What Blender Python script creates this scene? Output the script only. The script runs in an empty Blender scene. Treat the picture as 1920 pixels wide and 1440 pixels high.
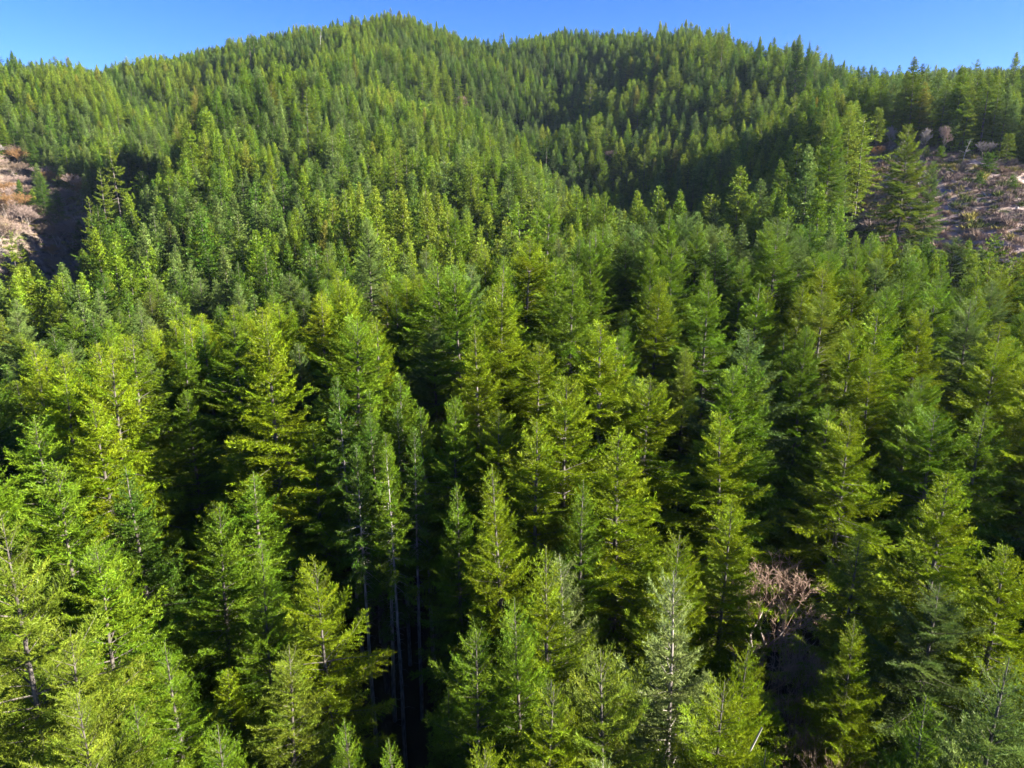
import bpy, math, random, time
import numpy as np
T0 = time.time()
C = bpy.context.scene.collection
scene = bpy.context.scene
rng = np.random.default_rng(11)
random.seed(11)

# ------------------------------------------------------------------ camera, sky, sun, exposure
CAM_Z = 70.0
PITCH = math.radians(14.0)
FPX = 1331.0                       # focal length in pixels of the 1920 wide picture
cam = bpy.data.cameras.new('camera')
cam.sensor_width = 36.0
cam.lens = 36.0 * FPX / 1920.0
cam.clip_start = 0.5
cam.clip_end = 20000
cam_ob = bpy.data.objects.new('camera', cam)
cam_ob.location = (0, 0, CAM_Z)
cam_ob.rotation_euler = (math.pi / 2 - PITCH, 0, 0)
C.objects.link(cam_ob)
scene.camera = cam_ob

SUN_AZ = math.radians(101)          # clockwise from the view direction (+Y)
SUN_EL = math.radians(23.5)
world = bpy.data.worlds.new('World')
scene.world = world
world.use_nodes = True
wn, wl = world.node_tree.nodes, world.node_tree.links
bg = wn['Background']
sky = wn.new('ShaderNodeTexSky')
sky.sky_type = 'NISHITA'
sky.sun_disc = False
sky.sun_elevation = SUN_EL
sky.sun_rotation = SUN_AZ
sky.altitude = 300
sky.air_density = 0.74
sky.dust_density = 0.15
sky.ozone_density = 4.0
hs = wn.new('ShaderNodeHueSaturation')
hs.inputs['Saturation'].default_value = 1.25
hs.inputs['Hue'].default_value = 0.522
wl.new(sky.outputs[0], hs.inputs['Color'])
wl.new(hs.outputs[0], bg.inputs['Color'])
bg.inputs['Strength'].default_value = 0.05

sun = bpy.data.lights.new('sun', 'SUN')
sun.energy = 5.0
sun.angle = math.radians(0.5)
sun.color = (1.0, 0.95, 0.85)
sun_ob = bpy.data.objects.new('sun', sun)
tos = np.array([math.sin(SUN_AZ) * math.cos(SUN_EL), math.cos(SUN_AZ) * math.cos(SUN_EL), math.sin(SUN_EL)])
from mathutils import Vector
sun_ob.rotation_euler = Vector(tos).to_track_quat('Z', 'Y').to_euler()
sun_ob.location = (300, -30, 300)
C.objects.link(sun_ob)

scene.view_settings.view_transform = 'Standard'
scene.view_settings.look = 'None'
scene.view_settings.gamma = 1.0
scene.view_settings.exposure = 2.65
scene.view_settings.use_curve_mapping = False
scene.render.engine = 'CYCLES'
scene.cycles.max_bounces = 5
scene.cycles.diffuse_bounces = 3
scene.cycles.glossy_bounces = 1
scene.cycles.transmission_bounces = 3
scene.cycles.transparent_max_bounces = 4
scene.cycles.volume_bounces = 0
scene.cycles.use_denoising = True
scene.cycles.denoiser = 'OPENIMAGEDENOISE'
scene.cycles.denoising_prefilter = 'ACCURATE'

# ------------------------------------------------------------------ picture pixel -> world
def ray(px, py):
    a = (px - 960.0) / FPX
    b = (720.0 - py) / FPX
    cp, sp = math.cos(PITCH), math.sin(PITCH)
    return np.array([a, cp + b * sp, -sp + b * cp])
def at(px, py, r):
    """point at ground range r (metres from the camera's foot) on the line of sight of a pixel"""
    d = ray(px, py)
    k = r / math.hypot(d[0], d[1])
    return np.array([0, 0, CAM_Z]) + d * k
def project(P):
    P = np.asarray(P, float) - np.array([0, 0, CAM_Z])
    cp, sp = math.cos(PITCH), math.sin(PITCH)
    depth = P[..., 1] * cp - P[..., 2] * sp
    up = P[..., 1] * sp + P[..., 2] * cp
    dd = np.maximum(depth, 0.1)
    return 960 + FPX * P[..., 0] / dd, 720 - FPX * up / dd, depth

# ------------------------------------------------------------------ terrain
def stand_h(r):
    return np.interp(r, [0, 60, 200, 600, 1200], [30, 29, 26, 18, 18])
CANOPY = [  # (px, py of the canopy top, ground range)
    # the middle spur
    (740, 22, 720), (740, 60, 630), (735, 130, 500), (740, 200, 400), (760, 300, 290), (790, 380, 220),
    (840, 470, 160), (900, 560, 110), (640, 590, 66), (505, 590, 62), (900, 610, 62), (1120, 600, 62),
    (620, 50, 690), (560, 50, 710), (470, 75, 690), (640, 130, 480), (600, 220, 370), (560, 330, 260),
    (620, 100, 560), (680, 80, 600), (800, 100, 560), (560, 120, 500), (520, 90, 620), (820, 50, 690), (860, 110, 540), (900, 190, 410), (1000, 270, 320), (1060, 330, 260), (1130, 390, 215),
    (450, 480, 165), (300, 400, 235), (100, 560, 165), (130, 640, 120), (50, 700, 88), (250, 560, 150),
    (400, 200, 430), (330, 235, 380), (200, 390, 305), (60, 490, 245), (0, 545, 205), (450, 330, 285),
    # behind the spur to the west
    (0, 210, 510), (300, 232, 455), (220, 300, 425), (0, 105, 700), (100, 130, 710), (200, 132, 760), (330, 105, 790),
    (100, 220, 520), (250, 190, 535), (350, 150, 620),
    # east hill
    (1200, 350, 300), (1100, 250, 405), (1000, 150, 560), (930, 78, 690), (1050, 50, 690), (1200, 60, 640),
    (1400, 70, 580), (1500, 90, 510), (1560, 110, 470), (1640, 130, 440), (1700, 142, 420), (1400, 200, 400),
    (1400, 300, 280), (1350, 420, 185), (1500, 350, 200), (1550, 450, 150), (1700, 500, 130),
    (1850, 570, 105), (1600, 200, 345), (1750, 168, 345), (1900, 192, 345), (2100, 215, 345), (1850, 128, 1050), (1750, 132, 1000), (2000, 140, 1050), (2250, 170, 1000),
    (1250, 400, 112), (1250, 440, 150),
    (350, 650, 95), (250, 630, 110), (400, 570, 130), (300, 700, 75), (560, 470, 150), (650, 520, 110), (760, 560, 88),
    # near stand
    (190, 745, 60), (60, 780, 60), (1640, 660, 72), (1550, 545, 92), (1380, 780, 58), (1780, 880, 52),
    (970, 870, 48), (610, 1060, 45), (510, 1210, 40), (95, 1195, 38), (1300, 1030, 46), (1120, 1060, 46),
    (1900, 1000, 48), (1700, 1250, 40), (1250, 1350, 36),
]
GROUND = [  # (px, py on the bare ground, ground range)
    (1690, 350, 262), (1800, 390, 240), (1900, 410, 228), (1780, 308, 288), (1900, 312, 286), (1640, 268, 302),
]
ctrl = []
for px, py, r in CANOPY:
    p = at(px, py, r)
    ctrl.append((p[0], p[1], p[2] - stand_h(r) * float(np.interp(r, [300, 500], [0.97, 1.12]))))
for px, py, r in GROUND:
    ctrl.append(tuple(at(px, py, r)))
for px, py, r in [(60, 335, 480), (20, 300, 500), (20, 400, 430), (100, 420, 400), (40, 460, 375), (130, 360, 440)]:
    p = at(px, py, r); ctrl.append((p[0], p[1], p[2] - 9))
def hid(px, r, z):
    d = ray(px, 400); k = r / math.hypot(d[0], d[1])
    ctrl.append((d[0] * k, d[1] * k, z))
for px, r, z in [(1000, 380, 64), (1130, 265, 30), (900, 475, 82), (1060, 318, 42), (1170, 238, 26), (330, 455, 20), (200, 385, -10), (60, 318, -20), (410, 540, 66), (0, 275, -15), (260, 420, 4), (120, 350, -18), (1750, 180, 41), (1880, 178, 40), (1650, 190, 42),
                 (740, 840, 190), (1100, 820, 170), (300, 900, 150), (50, 850, 150), (1500, 560, 110),
                 (1750, 480, 110), (1900, 480, 120), (1750, 700, 120), (1900, 700, 150),
                 (-500, 300, 40), (-500, 600, 90), (2500, 150, 26), (2500, 400, 70), (3600, 120, 6), (2300, 260, 48), (-1000, 90, 12)]:
    hid(px, r, z)
for x, y, z in [(0, 0, 8), (0, 22, 10), (60, -40, 8), (-60, -40, 0), (0, -120, -12), (150, -60, -6), (-150, -80, -10), (250, -200, 0), (-250, -200, -20),
                (0, -350, -30), (-400, 0, 10), (420, 0, 0), (-500, 300, 60), (500, 350, 60)]:
    ctrl.append((x, y, z))
ctrl = np.array(ctrl)
CX, CZ = ctrl[:, :2] / 100.0, ctrl[:, 2]
def tps(r2):
    return np.where(r2 > 1e-9, 0.5 * r2 * np.log(np.maximum(r2, 1e-9)), 0.0)
n = len(CX)
K = tps(((CX[:, None, :] - CX[None]) ** 2).sum(-1)) + np.eye(n) * 0.012
Pm = np.hstack([np.ones((n, 1)), CX])
A = np.block([[K, Pm], [Pm.T, np.zeros((3, 3))]])
W = np.linalg.solve(A, np.concatenate([CZ, np.zeros(3)]))
def height(x, y):
    x = np.asarray(x, float); y = np.asarray(y, float)
    sh = x.shape
    Q = np.stack([x.ravel(), y.ravel()], 1)
    rr = np.hypot(Q[:, 0], Q[:, 1])
    k = np.minimum(1.0, 1150.0 / np.maximum(rr, 1))
    Qs = Q * k[:, None] / 100.0
    out = np.empty(len(Q))
    for i in range(0, len(Q), 20000):
        q = Qs[i:i + 20000]
        out[i:i + 20000] = tps(((q[:, None, :] - CX[None]) ** 2).sum(-1)) @ W[:n] + W[n] + q @ W[n + 1:]
    out = np.clip(out, -60, 330)
    t = np.clip((rr - 1150) / 2500, 0, 1)
    out = out * (1 - t) + (-140) * t
    out += 1.1 * np.sin(Q[:, 0] / 17 + 1.3 * np.sin(Q[:, 1] / 23)) * np.sin(Q[:, 1] / 19 + 0.8) + 0.5 * np.sin(Q[:, 0] / 6.1 + Q[:, 1] / 9.3)
    return out.reshape(sh)

def poly_mask(px, py, poly):
    poly = np.array(poly, float); inside = np.zeros(np.shape(px), bool)
    j = len(poly) - 1
    for i in range(len(poly)):
        xi, yi = poly[i]; xj, yj = poly[j]
        c = ((yi > py) != (yj > py)) & (px < (xj - xi) * (py - yi) / (yj - yi + 1e-12) + xi)
        inside ^= c; j = i
    return inside
# the felled ground on the east side and the leafless grove in the west draw, as areas on the map
def ground_pt(px, r):
    d = ray(px, 400); k = r / math.hypot(d[0], d[1]); return (d[0] * k, d[1] * k)
CLEARING = [ground_pt(*q) for q in [(1585, 295), (1640, 305), (1760, 292), (1860, 290), (2400, 300), (2800, 290), (2800, 210), (2300, 180), (1900, 186), (1800, 188), (1710, 200), (1650, 220), (1600, 250)]]
GROVE = [ground_pt(*q) for q in [(-160, 380), (-80, 530), (40, 512), (105, 490), (160, 455), (165, 405), (125, 365), (60, 340), (-60, 320)]]

def in_clearing(x, y): return poly_mask(x, y, CLEARING)
def in_grove(x, y): return poly_mask(x, y, GROVE)

# ------------------------------------------------------------------ materials
def mat(name):
    m = bpy.data.materials.new(name); m.use_nodes = True
    nt = m.node_tree; nt.nodes.clear()
    return m, nt.nodes, nt.links
def foliage_material(name):
    m, N, L = mat(name)
    out = N.new('ShaderNodeOutputMaterial')
    att = N.new('ShaderNodeAttribute'); att.attribute_type = 'INSTANCER'; att.attribute_name = 'tint'
    leaf = N.new('ShaderNodeAttribute'); leaf.attribute_type = 'GEOMETRY'; leaf.attribute_name = 'vary'
    # each spray is a little lighter, darker or browner than its neighbours
    hsv = N.new('ShaderNodeHueSaturation')
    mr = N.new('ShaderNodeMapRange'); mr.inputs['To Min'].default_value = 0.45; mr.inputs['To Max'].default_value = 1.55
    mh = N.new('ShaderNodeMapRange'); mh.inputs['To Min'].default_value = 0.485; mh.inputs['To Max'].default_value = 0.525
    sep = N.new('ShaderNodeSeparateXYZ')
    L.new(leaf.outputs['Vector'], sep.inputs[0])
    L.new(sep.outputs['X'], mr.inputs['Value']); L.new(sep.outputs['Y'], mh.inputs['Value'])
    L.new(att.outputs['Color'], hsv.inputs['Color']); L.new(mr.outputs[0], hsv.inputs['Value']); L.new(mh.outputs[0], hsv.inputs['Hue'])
    dif = N.new('ShaderNodeBsdfDiffuse'); tr = N.new('ShaderNodeBsdfTranslucent'); gl = N.new('ShaderNodeBsdfGlossy')
    gl.inputs['Roughness'].default_value = 0.45
    gl.inputs['Color'].default_value = (0.6, 0.62, 0.6, 1)
    L.new(hsv.outputs[0], dif.inputs['Color']); L.new(hsv.outputs[0], tr.inputs['Color'])
    m1 = N.new('ShaderNodeMixShader'); m1.inputs[0].default_value = 0.26
    m2 = N.new('ShaderNodeMixShader'); m2.inputs[0].default_value = 0.012
    L.new(dif.outputs[0], m1.inputs[1]); L.new(tr.outputs[0], m1.inputs[2])
    L.new(m1.outputs[0], m2.inputs[1]); L.new(gl.outputs[0], m2.inputs[2])
    L.new(m2.outputs[0], out.inputs['Surface'])
    return m
def bark_material(name, dark, light, scale=1.0):
    m, N, L = mat(name)
    out = N.new('ShaderNodeOutputMaterial'); b = N.new('ShaderNodeBsdfPrincipled')
    tc = N.new('ShaderNodeTexCoord'); mp = N.new('ShaderNodeMapping'); mp.inputs['Scale'].default_value = (3 * scale, 3 * scale, 0.7 * scale)
    nz = N.new('ShaderNodeTexNoise'); nz.inputs['Scale'].default_value = 2.0; nz.inputs['Detail'].default_value = 6
    cr = N.new('ShaderNodeValToRGB'); cr.color_ramp.elements[0].position = 0.35; cr.color_ramp.elements[1].position = 0.68
    cr.color_ramp.elements[0].color = (*dark, 1); cr.color_ramp.elements[1].color = (*light, 1)
    bp = N.new('ShaderNodeBump'); bp.inputs['Strength'].default_value = 0.6; bp.inputs['Distance'].default_value = 0.05
    L.new(tc.outputs['Object'], mp.inputs[0]); L.new(mp.outputs[0], nz.inputs['Vector']); L.new(nz.outputs['Fac'], cr.inputs[0])
    L.new(cr.outputs[0], b.inputs['Base Color']); L.new(nz.outputs['Fac'], bp.inputs['Height']); L.new(bp.outputs[0], b.inputs['Normal'])
    b.inputs['Roughness'].default_value = 0.9
    L.new(b.outputs[0], out.inputs['Surface'])
    return m
def ground_material():
    m, N, L = mat('forest_floor')
    out = N.new('ShaderNodeOutputMaterial'); b = N.new('ShaderNodeBsdfPrincipled')
    tc = N.new('ShaderNodeTexCoord')
    n1 = N.new('ShaderNodeTexNoise'); n1.inputs['Scale'].default_value = 0.35; n1.inputs['Detail'].default_value = 8
    n2 = N.new('ShaderNodeTexNoise'); n2.inputs['Scale'].default_value = 0.09; n2.inputs['Detail'].default_value = 5
    c1 = N.new('ShaderNodeValToRGB')
    e = c1.color_ramp.elements; e[0].position = 0.3; e[0].color = (0.018, 0.014, 0.008, 1); e[1].position = 0.72; e[1].color = (0.05, 0.045, 0.016, 1)
    c2 = N.new('ShaderNodeValToRGB')
    e = c2.color_ramp.elements; e[0].position = 0.32; e[0].color = (0.08, 0.058, 0.05, 1); e[1].position = 0.70; e[1].color = (0.44, 0.335, 0.285, 1)
    k = e.new(0.5); k.color = (0.28, 0.205, 0.172, 1)
    c3 = N.new('ShaderNodeValToRGB')
    e = c3.color_ramp.elements; e[0].position = 0.52; e[0].color = (0, 0, 0, 1); e[1].position = 0.66; e[1].color = (1, 1, 1, 1)
    mg = N.new('ShaderNodeMixRGB'); mg.inputs[2].default_value = (0.13, 0.12, 0.03, 1)
    mgf = N.new('ShaderNodeMath'); mgf.operation = 'MULTIPLY'; mgf.inputs[1].default_value = 0.55
    mx = N.new('ShaderNodeMixRGB')
    a = N.new('ShaderNodeAttribute'); a.attribute_name = 'bare'
    bp = N.new('ShaderNodeBump'); bp.inputs['Strength'].default_value = 1.0; bp.inputs['Distance'].default_value = 0.5
    for t in (n1, n2): L.new(tc.outputs['Object'], t.inputs['Vector'])
    L.new(n1.outputs['Fac'], c1.inputs[0]); L.new(n1.outputs['Fac'], c2.inputs[0]); L.new(n2.outputs['Fac'], c3.inputs[0])
    L.new(c3.outputs[0], mgf.inputs[0]); L.new(mgf.outputs[0], mg.inputs[0]); L.new(c2.outputs[0], mg.inputs[1])
    L.new(a.outputs['Fac'], mx.inputs[0]); L.new(c1.outputs[0], mx.inputs[1]); L.new(mg.outputs[0], mx.inputs[2])
    L.new(mx.outputs[0], b.inputs['Base Color']); L.new(n1.outputs['Fac'], bp.inputs['Height']); L.new(bp.outputs[0], b.inputs['Normal'])
    b.inputs['Roughness'].default_value = 0.95; b.inputs['Specular IOR Level'].default_value = 0.1
    L.new(b.outputs[0], out.inputs['Surface'])
    return m
M_FOL = foliage_material('needles')
M_BARK = bark_material('fir_bark', (0.035, 0.027, 0.02), (0.14, 0.118, 0.095))
M_POLE = bark_material('pale_fir_bark', (0.09, 0.07, 0.055), (0.34, 0.30, 0.26))
M_GREY = bark_material('weathered_wood', (0.14, 0.125, 0.11), (0.38, 0.355, 0.325))
M_ALDER = bark_material('pale_bark', (0.13, 0.10, 0.08), (0.34, 0.28, 0.235))
M_GROUND = ground_material()
def twig_material(name):
    m, N, L = mat(name)
    out = N.new('ShaderNodeOutputMaterial'); b = N.new('ShaderNodeBsdfDiffuse')
    att = N.new('ShaderNodeAttribute'); att.attribute_type = 'INSTANCER'; att.attribute_name = 'tint'
    L.new(att.outputs['Color'], b.inputs['Color']); L.new(b.outputs[0], out.inputs['Surface'])
    return m
M_TWIG = twig_material('twigs')

# ------------------------------------------------------------------ mesh helpers
def mesh_from(name, V, F, material, vary=None):
    me = bpy.data.meshes.new(name)
    V = np.ascontiguousarray(V, np.float32); F = np.ascontiguousarray(F, np.int32)
    nf, k = F.shape
    me.vertices.add(len(V)); me.vertices.foreach_set('co', V.ravel())
    me.loops.add(nf * k); me.loops.foreach_set('vertex_index', F.ravel())
    me.polygons.add(nf); me.polygons.foreach_set('loop_start', np.arange(nf, dtype=np.int32) * k)
    me.update(calc_edges=True)
    if vary is not None:
        at_ = me.attributes.new('vary', 'FLOAT_VECTOR', 'FACE')
        at_.data.foreach_set('vector', np.ascontiguousarray(vary, np.float32).ravel())
    me.materials.append(material)
    return me
def unit(v): return v / np.maximum(np.linalg.norm(v, axis=-1, keepdims=True), 1e-9)
class Wood:
    """collects tapered tubes as quads"""
    def __init__(s): s.V = []; s.F = []; s.n = 0
    def tube(s, P, R, k=5):
        P = np.asarray(P, float); R = np.asarray(R, float); m = len(P)
        T = unit(np.gradient(P, axis=0))
        ref = np.where(np.abs(T[:, 2:3]) > 0.9, np.array([[1.0, 0, 0]]), np.array([[0, 0, 1.0]]))
        A1 = unit(np.cross(T, ref)); A2 = np.cross(T, A1)
        th = np.arange(k) * 2 * math.pi / k
        ring = P[:, None] + R[:, None, None] * (np.cos(th)[None, :, None] * A1[:, None] + np.sin(th)[None, :, None] * A2[:, None])
        s.V.append(ring.reshape(-1, 3))
        i = np.arange(m - 1)[:, None] * k; j = np.arange(k)[None]
        q = np.stack([i + j, i + (j + 1) % k, i + k + (j + 1) % k, i + k + j], -1).reshape(-1, 4) + s.n
        s.F.append(q); s.n += m * k
    def mesh(s, name, material): return mesh_from(name, np.concatenate(s.V), np.concatenate(s.F), material)

# ------------------------------------------------------------------ conifers (unit: metres, base at the origin)
def conifer(name, seed, H, crown=0.68, R=3.6, dz=0.42, per=5, dx=0.24, leaf_dx=0.17, leaf_l=0.24, leaf_w=0.085,
            up_top=55, up_low=-8, sag=0.16, blen=1.0, taper=0.8, hang=0.25, gaps=0.08, limbs=True, bark=None, ragged=0.25, lod=False, deadtop=0.0, stubs=40, hole=0.0):
    g = np.random.default_rng(seed)
    wood = Wood()
    tr = 0.0115 * H + 0.03
    zz = np.linspace(0, H, 9)
    wob = np.cumsum(g.normal(0, 0.05, (9, 2)), 0); wob -= wob[0]
    wob[:, :] *= (H / 30)
    def axis(z):
        return np.stack([np.interp(z, zz, wob[:, 0]), np.interp(z, zz, wob[:, 1]), z], -1)
    rad = tr * np.clip(1 - zz / H, 0.0, 1) ** 0.85 + 0.015
    wood.tube(axis(zz), rad, 7 if not lod else 4)
    z0 = H * (1 - crown)
    Lc = H - z0
    lV, lVa = [], []
    z = z0
    levels = []
    while z < H - 0.5:
        levels.append(z); z += dz * g.uniform(0.7, 1.3)
    hole_az = g.uniform(0, 2 * math.pi)
    for z in levels:
        t = (H - z) / Lc                     # 0 top .. 1 bottom
        nb = per if t > 0.1 else max(3, per - 1)
        ph = g.uniform(0, 2 * math.pi)
        for b in range(nb):
            if g.random() < gaps + 0.25 * max(0, t - 0.75): continue
            az = ph + b * 2 * math.pi / nb + g.normal(0, 0.25)
            if hole and math.cos(az - hole_az) > 0.5 and g.random() < hole * t: continue
            prof = (t ** taper) * (1 - 0.35 * max(0, t - 0.7) / 0.3)
            Lb = R * prof * (1 + g.normal(0, ragged)) + min(0.35, 0.06 + 4 * t)
            Lb = max(0.12, min(Lb, R * 1.5))
            el = math.radians(up_low + (up_top - up_low) * (1 - t) ** 1.6 + g.normal(0, 7))
            hd = np.array([math.cos(az), math.sin(az), 0])
            side0 = np.array([-hd[1], hd[0], 0])
            bend = g.normal(0, 0.12) * Lb
            base = axis(np.array([z]))[0]
            def pos(s):
                s = np.asarray(s)[..., None]
                dz_ = math.sin(el) * s * Lb - sag * Lb * t * (s ** 2) * 1.1 + 0.16 * Lb * np.clip(s - 0.6, 0, 1) ** 2 * 3
                return base + hd * (math.cos(el) * s * Lb) + side0 * bend * s ** 2 + np.array([0, 0, 1.0]) * dz_
            if limbs:
                ss = np.linspace(0, 0.95, 5 if not lod else 3)
                wood.tube(pos(ss), np.interp(ss, [0, 1], [0.012 + 0.011 * Lb, 0.006]), 3)
            start = 0.12 if t < 0.5 else 0.12 + 0.30 * (t - 0.5) * 2
            ns = max(3, int(Lb * (1 - start) / dx))
            s = np.linspace(start, 1.0, ns) + g.normal(0, 0.3 / ns, ns)
            s = np.clip(np.repeat(s, 2), 0.02, 1.0)
            sgn = np.tile([1.0, -1.0], ns)
            Pb = pos(s); Tb = unit(pos(np.minimum(s + 0.03, 1.03)) - pos(s - 0.03))
            Sv = unit(np.cross(Tb, np.array([0, 0, 1.0]))); Uv = np.cross(Sv, Tb)
            l = (0.30 * Lb * np.clip(1.08 - s, 0, 1) ** 0.7 * np.clip((s - start) * 5 + 0.35, 0, 1) + min(0.22, 0.05 + 0.4 * Lb)) * blen * g.uniform(0.6, 1.25, len(s))
            l = np.minimum(l, 1.5)
            ang = np.radians(52 + g.normal(0, 9, len(s)))
            Bd = unit(Tb * np.cos(ang)[:, None] + Sv * (sgn * np.sin(ang))[:, None] + Uv * (g.normal(-0.02, 0.16, len(s)))[:, None] - np.array([0, 0, 1.0]) * (hang * l)[:, None])
            # the branch's own tip and axis carry needles too
            na = max(2, ns // 2)
            sa = np.linspace(max(start, 0.4), 0.98, na)
            Pb = np.concatenate([Pb, pos(sa)]); Ta = unit(pos(sa + 0.03) - pos(sa - 0.03))
            Bd = np.concatenate([Bd, Ta]); l = np.concatenate([l, np.full(na, min(0.32, 0.3 * Lb + .05))]); sall = np.concatenate([s, sa])
            Uv = np.concatenate([Uv, np.cross(unit(np.cross(Ta, np.array([0, 0, 1.0]))), Ta)])
            mmax = int(math.ceil(l.max() / leaf_dx))
            u = (np.arange(mmax) + 0.6) * leaf_dx
            ok = u[None] < (l[:, None] + leaf_dx * 0.5)
            bi, ui = np.nonzero(ok)
            # three needle sprays a station: left, right, above
            k3 = 3
            bi = np.repeat(bi, k3); uu = np.repeat(u[ui], k3); which = np.tile(np.arange(k3), len(ui))
            m = len(bi)
            if m == 0: continue
            B = Bd[bi]; Un = Uv[bi]; Cn = unit(np.cross(B, Un))
            Q = Pb[bi] + B * (uu + g.normal(0, 0.05, m))[:, None]
            sd = np.where(which == 0, 0.75, np.where(which == 1, -0.75, 0.0))[:, None]
            ul = np.where(which == 2, 0.65, 0.12)[:, None]
            D = unit(B * 0.85 + Cn * sd + Un * ul + g.normal(0, 0.28, (m, 3)))
            Nn = unit(Un + g.normal(0, 0.55, (m, 3)))
            Wd = unit(np.cross(D, Nn))
            fs = min(1.0, 0.42 + 3.0 * t); ll = leaf_l * fs * g.uniform(0.7, 1.3, m)[:, None]; ww = leaf_w * fs * g.uniform(0.7, 1.3, m)[:, None]
            tri = np.stack([Q - Wd * ww * 0.5, Q + Wd * ww * 0.5, Q + D * ll], 1)
            lV.append(tri.reshape(-1, 3))
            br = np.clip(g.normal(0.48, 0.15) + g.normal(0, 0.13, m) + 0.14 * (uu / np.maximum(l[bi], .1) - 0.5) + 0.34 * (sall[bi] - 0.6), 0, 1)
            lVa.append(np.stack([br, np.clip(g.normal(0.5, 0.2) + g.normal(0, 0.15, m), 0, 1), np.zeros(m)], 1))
    # leader
    m = 60 if not lod else 14
    zt = g.uniform(H - 1.0, H, m); a = g.uniform(0, 2 * math.pi, m)
    Q = axis(zt); D = unit(np.stack([np.cos(a), np.sin(a), np.full(m, 0.9)], 1))
    Wd = unit(np.cross(D, g.normal(0, 1, (m, 3))))
    ll = 0.22 if not lod else 0.3
    lV.append(np.stack([Q - Wd * leaf_w * 0.4, Q + Wd * leaf_w * 0.4, Q + D * ll], 1).reshape(-1, 3))
    lVa.append(np.stack([np.clip(g.normal(0.6, 0.1, m), 0, 1), np.full(m, 0.4), np.zeros(m)], 1))
    # dead stubs under the crown
    if limbs and not lod:
        for _ in range(stubs):
            zs = g.uniform(z0 * 0.25, z0 + Lc * 0.45); az = g.uniform(0, 2 * math.pi); Ls = g.uniform(0.5, 2.2) * (1 if zs < z0 else 1.3)
            hd = np.array([math.cos(az), math.sin(az), 0])
            b0 = axis(np.array([zs]))[0]
            pts = [b0, b0 + hd * Ls * 0.5 + [0, 0, 0.05 * Ls], b0 + hd * Ls + [g.normal(0, .2), g.normal(0, .2), g.normal(-0.15, 0.2) * Ls]]
            wood.tube(pts, [0.03, 0.02, 0.008], 3)
    V = np.concatenate(lV); va = np.concatenate(lVa)
    F = np.arange(len(V)).reshape(-1, 3)
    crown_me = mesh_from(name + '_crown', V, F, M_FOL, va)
    trunk_me = wood.mesh(name + '_trunk', bark or M_BARK)
    return dict(crown=crown_me, trunk=trunk_me, H=H, R=R, tris=len(F), crownfrac=crown)

NEAR = []
BW = dict(dz=0.56, dx=0.16, leaf_dx=0.108, leaf_l=0.235, leaf_w=0.06)
for i in range(6):   # fir like, near and detailed
    NEAR.append(conifer('fir', 100 + i, 30, crown=[.70, .64, .76, .72, .66, .74][i], R=[5.5, 6.0, 5.2, 5.8, 5.3, 6.1][i], taper=[.8, .74, .88, .76, .82, .72][i],
                        up_top=[55, 48, 60, 52, 58, 50][i], gaps=[.05, .10, .04, .08, .06, .1][i], ragged=[.2, .28, .18, .26, .22, .28][i], hole=[0, .3, 0, .2, .1, .25][i], **BW))
HEM = [conifer('hemlock', 120 + i, 28, crown=.76, R=[5.3, 5.7][i], hang=0.9, sag=0.34, up_low=-18, ragged=.25, gaps=.1, dz=.55, dx=0.16, leaf_dx=.12, leaf_l=0.23, leaf_w=0.062) for i in range(2)]
OPEN = [conifer('old_fir', 130 + i, 36, crown=.62, R=[5.0, 5.6][i], dz=0.85, per=4, taper=0.6, gaps=.25, ragged=.35, dx=0.22, sag=.1, up_top=30, up_low=-12, leaf_l=.3, leaf_w=.12, hole=.4) for i in range(2)]
SILV = [conifer('grey_fir', 150, 29, crown=.78, R=5.2, gaps=.18, ragged=.32, bark=M_POLE, stubs=170, dz=.56, dx=.15, leaf_dx=.1, leaf_l=.22, leaf_w=.048, hang=.5, sag=.25, hole=.5)]
BOLE = [conifer('tall_fir', 160 + i, 32, crown=.40, R=[3.6, 3.9][i], gaps=.15, ragged=.3, stubs=70, bark=M_POLE, **BW) for i in range(2)]
MID = [conifer('mid_fir', 140 + i, 27, crown=[.84, .84, .8, .86, .84, .7, .84, .8][i], R=[4.9, 5.3, 4.4, 5.7, 5.0, 4.6, 3.9, 5.4][i], dz=[.6, .6, .6, .65, .6, .8, .55, .75][i], per=6, dx=0.46, leaf_dx=0.34, leaf_l=0.5, leaf_w=0.2,
                taper=[.92, .86, 1.0, .9, 1.02, .7, 1.05, .8][i], up_top=[48, 40, 55, 45, 55, 35, 60, 40][i], ragged=[.22, .25, .2, .25, .22, .42, .2, .38][i], gaps=[.1, .1, .08, .12, .1, .25, .08, .2][i], lod=True, limbs=False) for i in range(8)]
FINE = [conifer('fine_fir', 180 + i, 30, crown=[.72, .66, .76, .7][i], R=[5.4, 5.8, 5.1, 5.6][i], taper=[.8, .74, .86, .78][i], up_top=[52, 48, 58, 50][i], gaps=[.05, .1, .05, .08][i],
                ragged=[.2, .28, .2, .26][i], hole=[0, .25, 0, .2][i], hang=[.25, .2, .7, .45][i], dz=.5, dx=.13, leaf_dx=.085, leaf_l=.19, leaf_w=.034) for i in range(3)]
YOUNG = [conifer('young_fir', 170 + i, 5, crown=.97, R=[2.0, 1.5][i], dz=.3, per=5, dx=.2, leaf_l=.24, leaf_w=.1, taper=[.6, .8][i], limbs=False) for i in range(2)]
print('tris near', [k['tris'] for k in NEAR + HEM + OPEN + SILV + BOLE + FINE], 'mid', [k['tris'] for k in MID], 't', round(time.time() - T0, 1))

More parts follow.
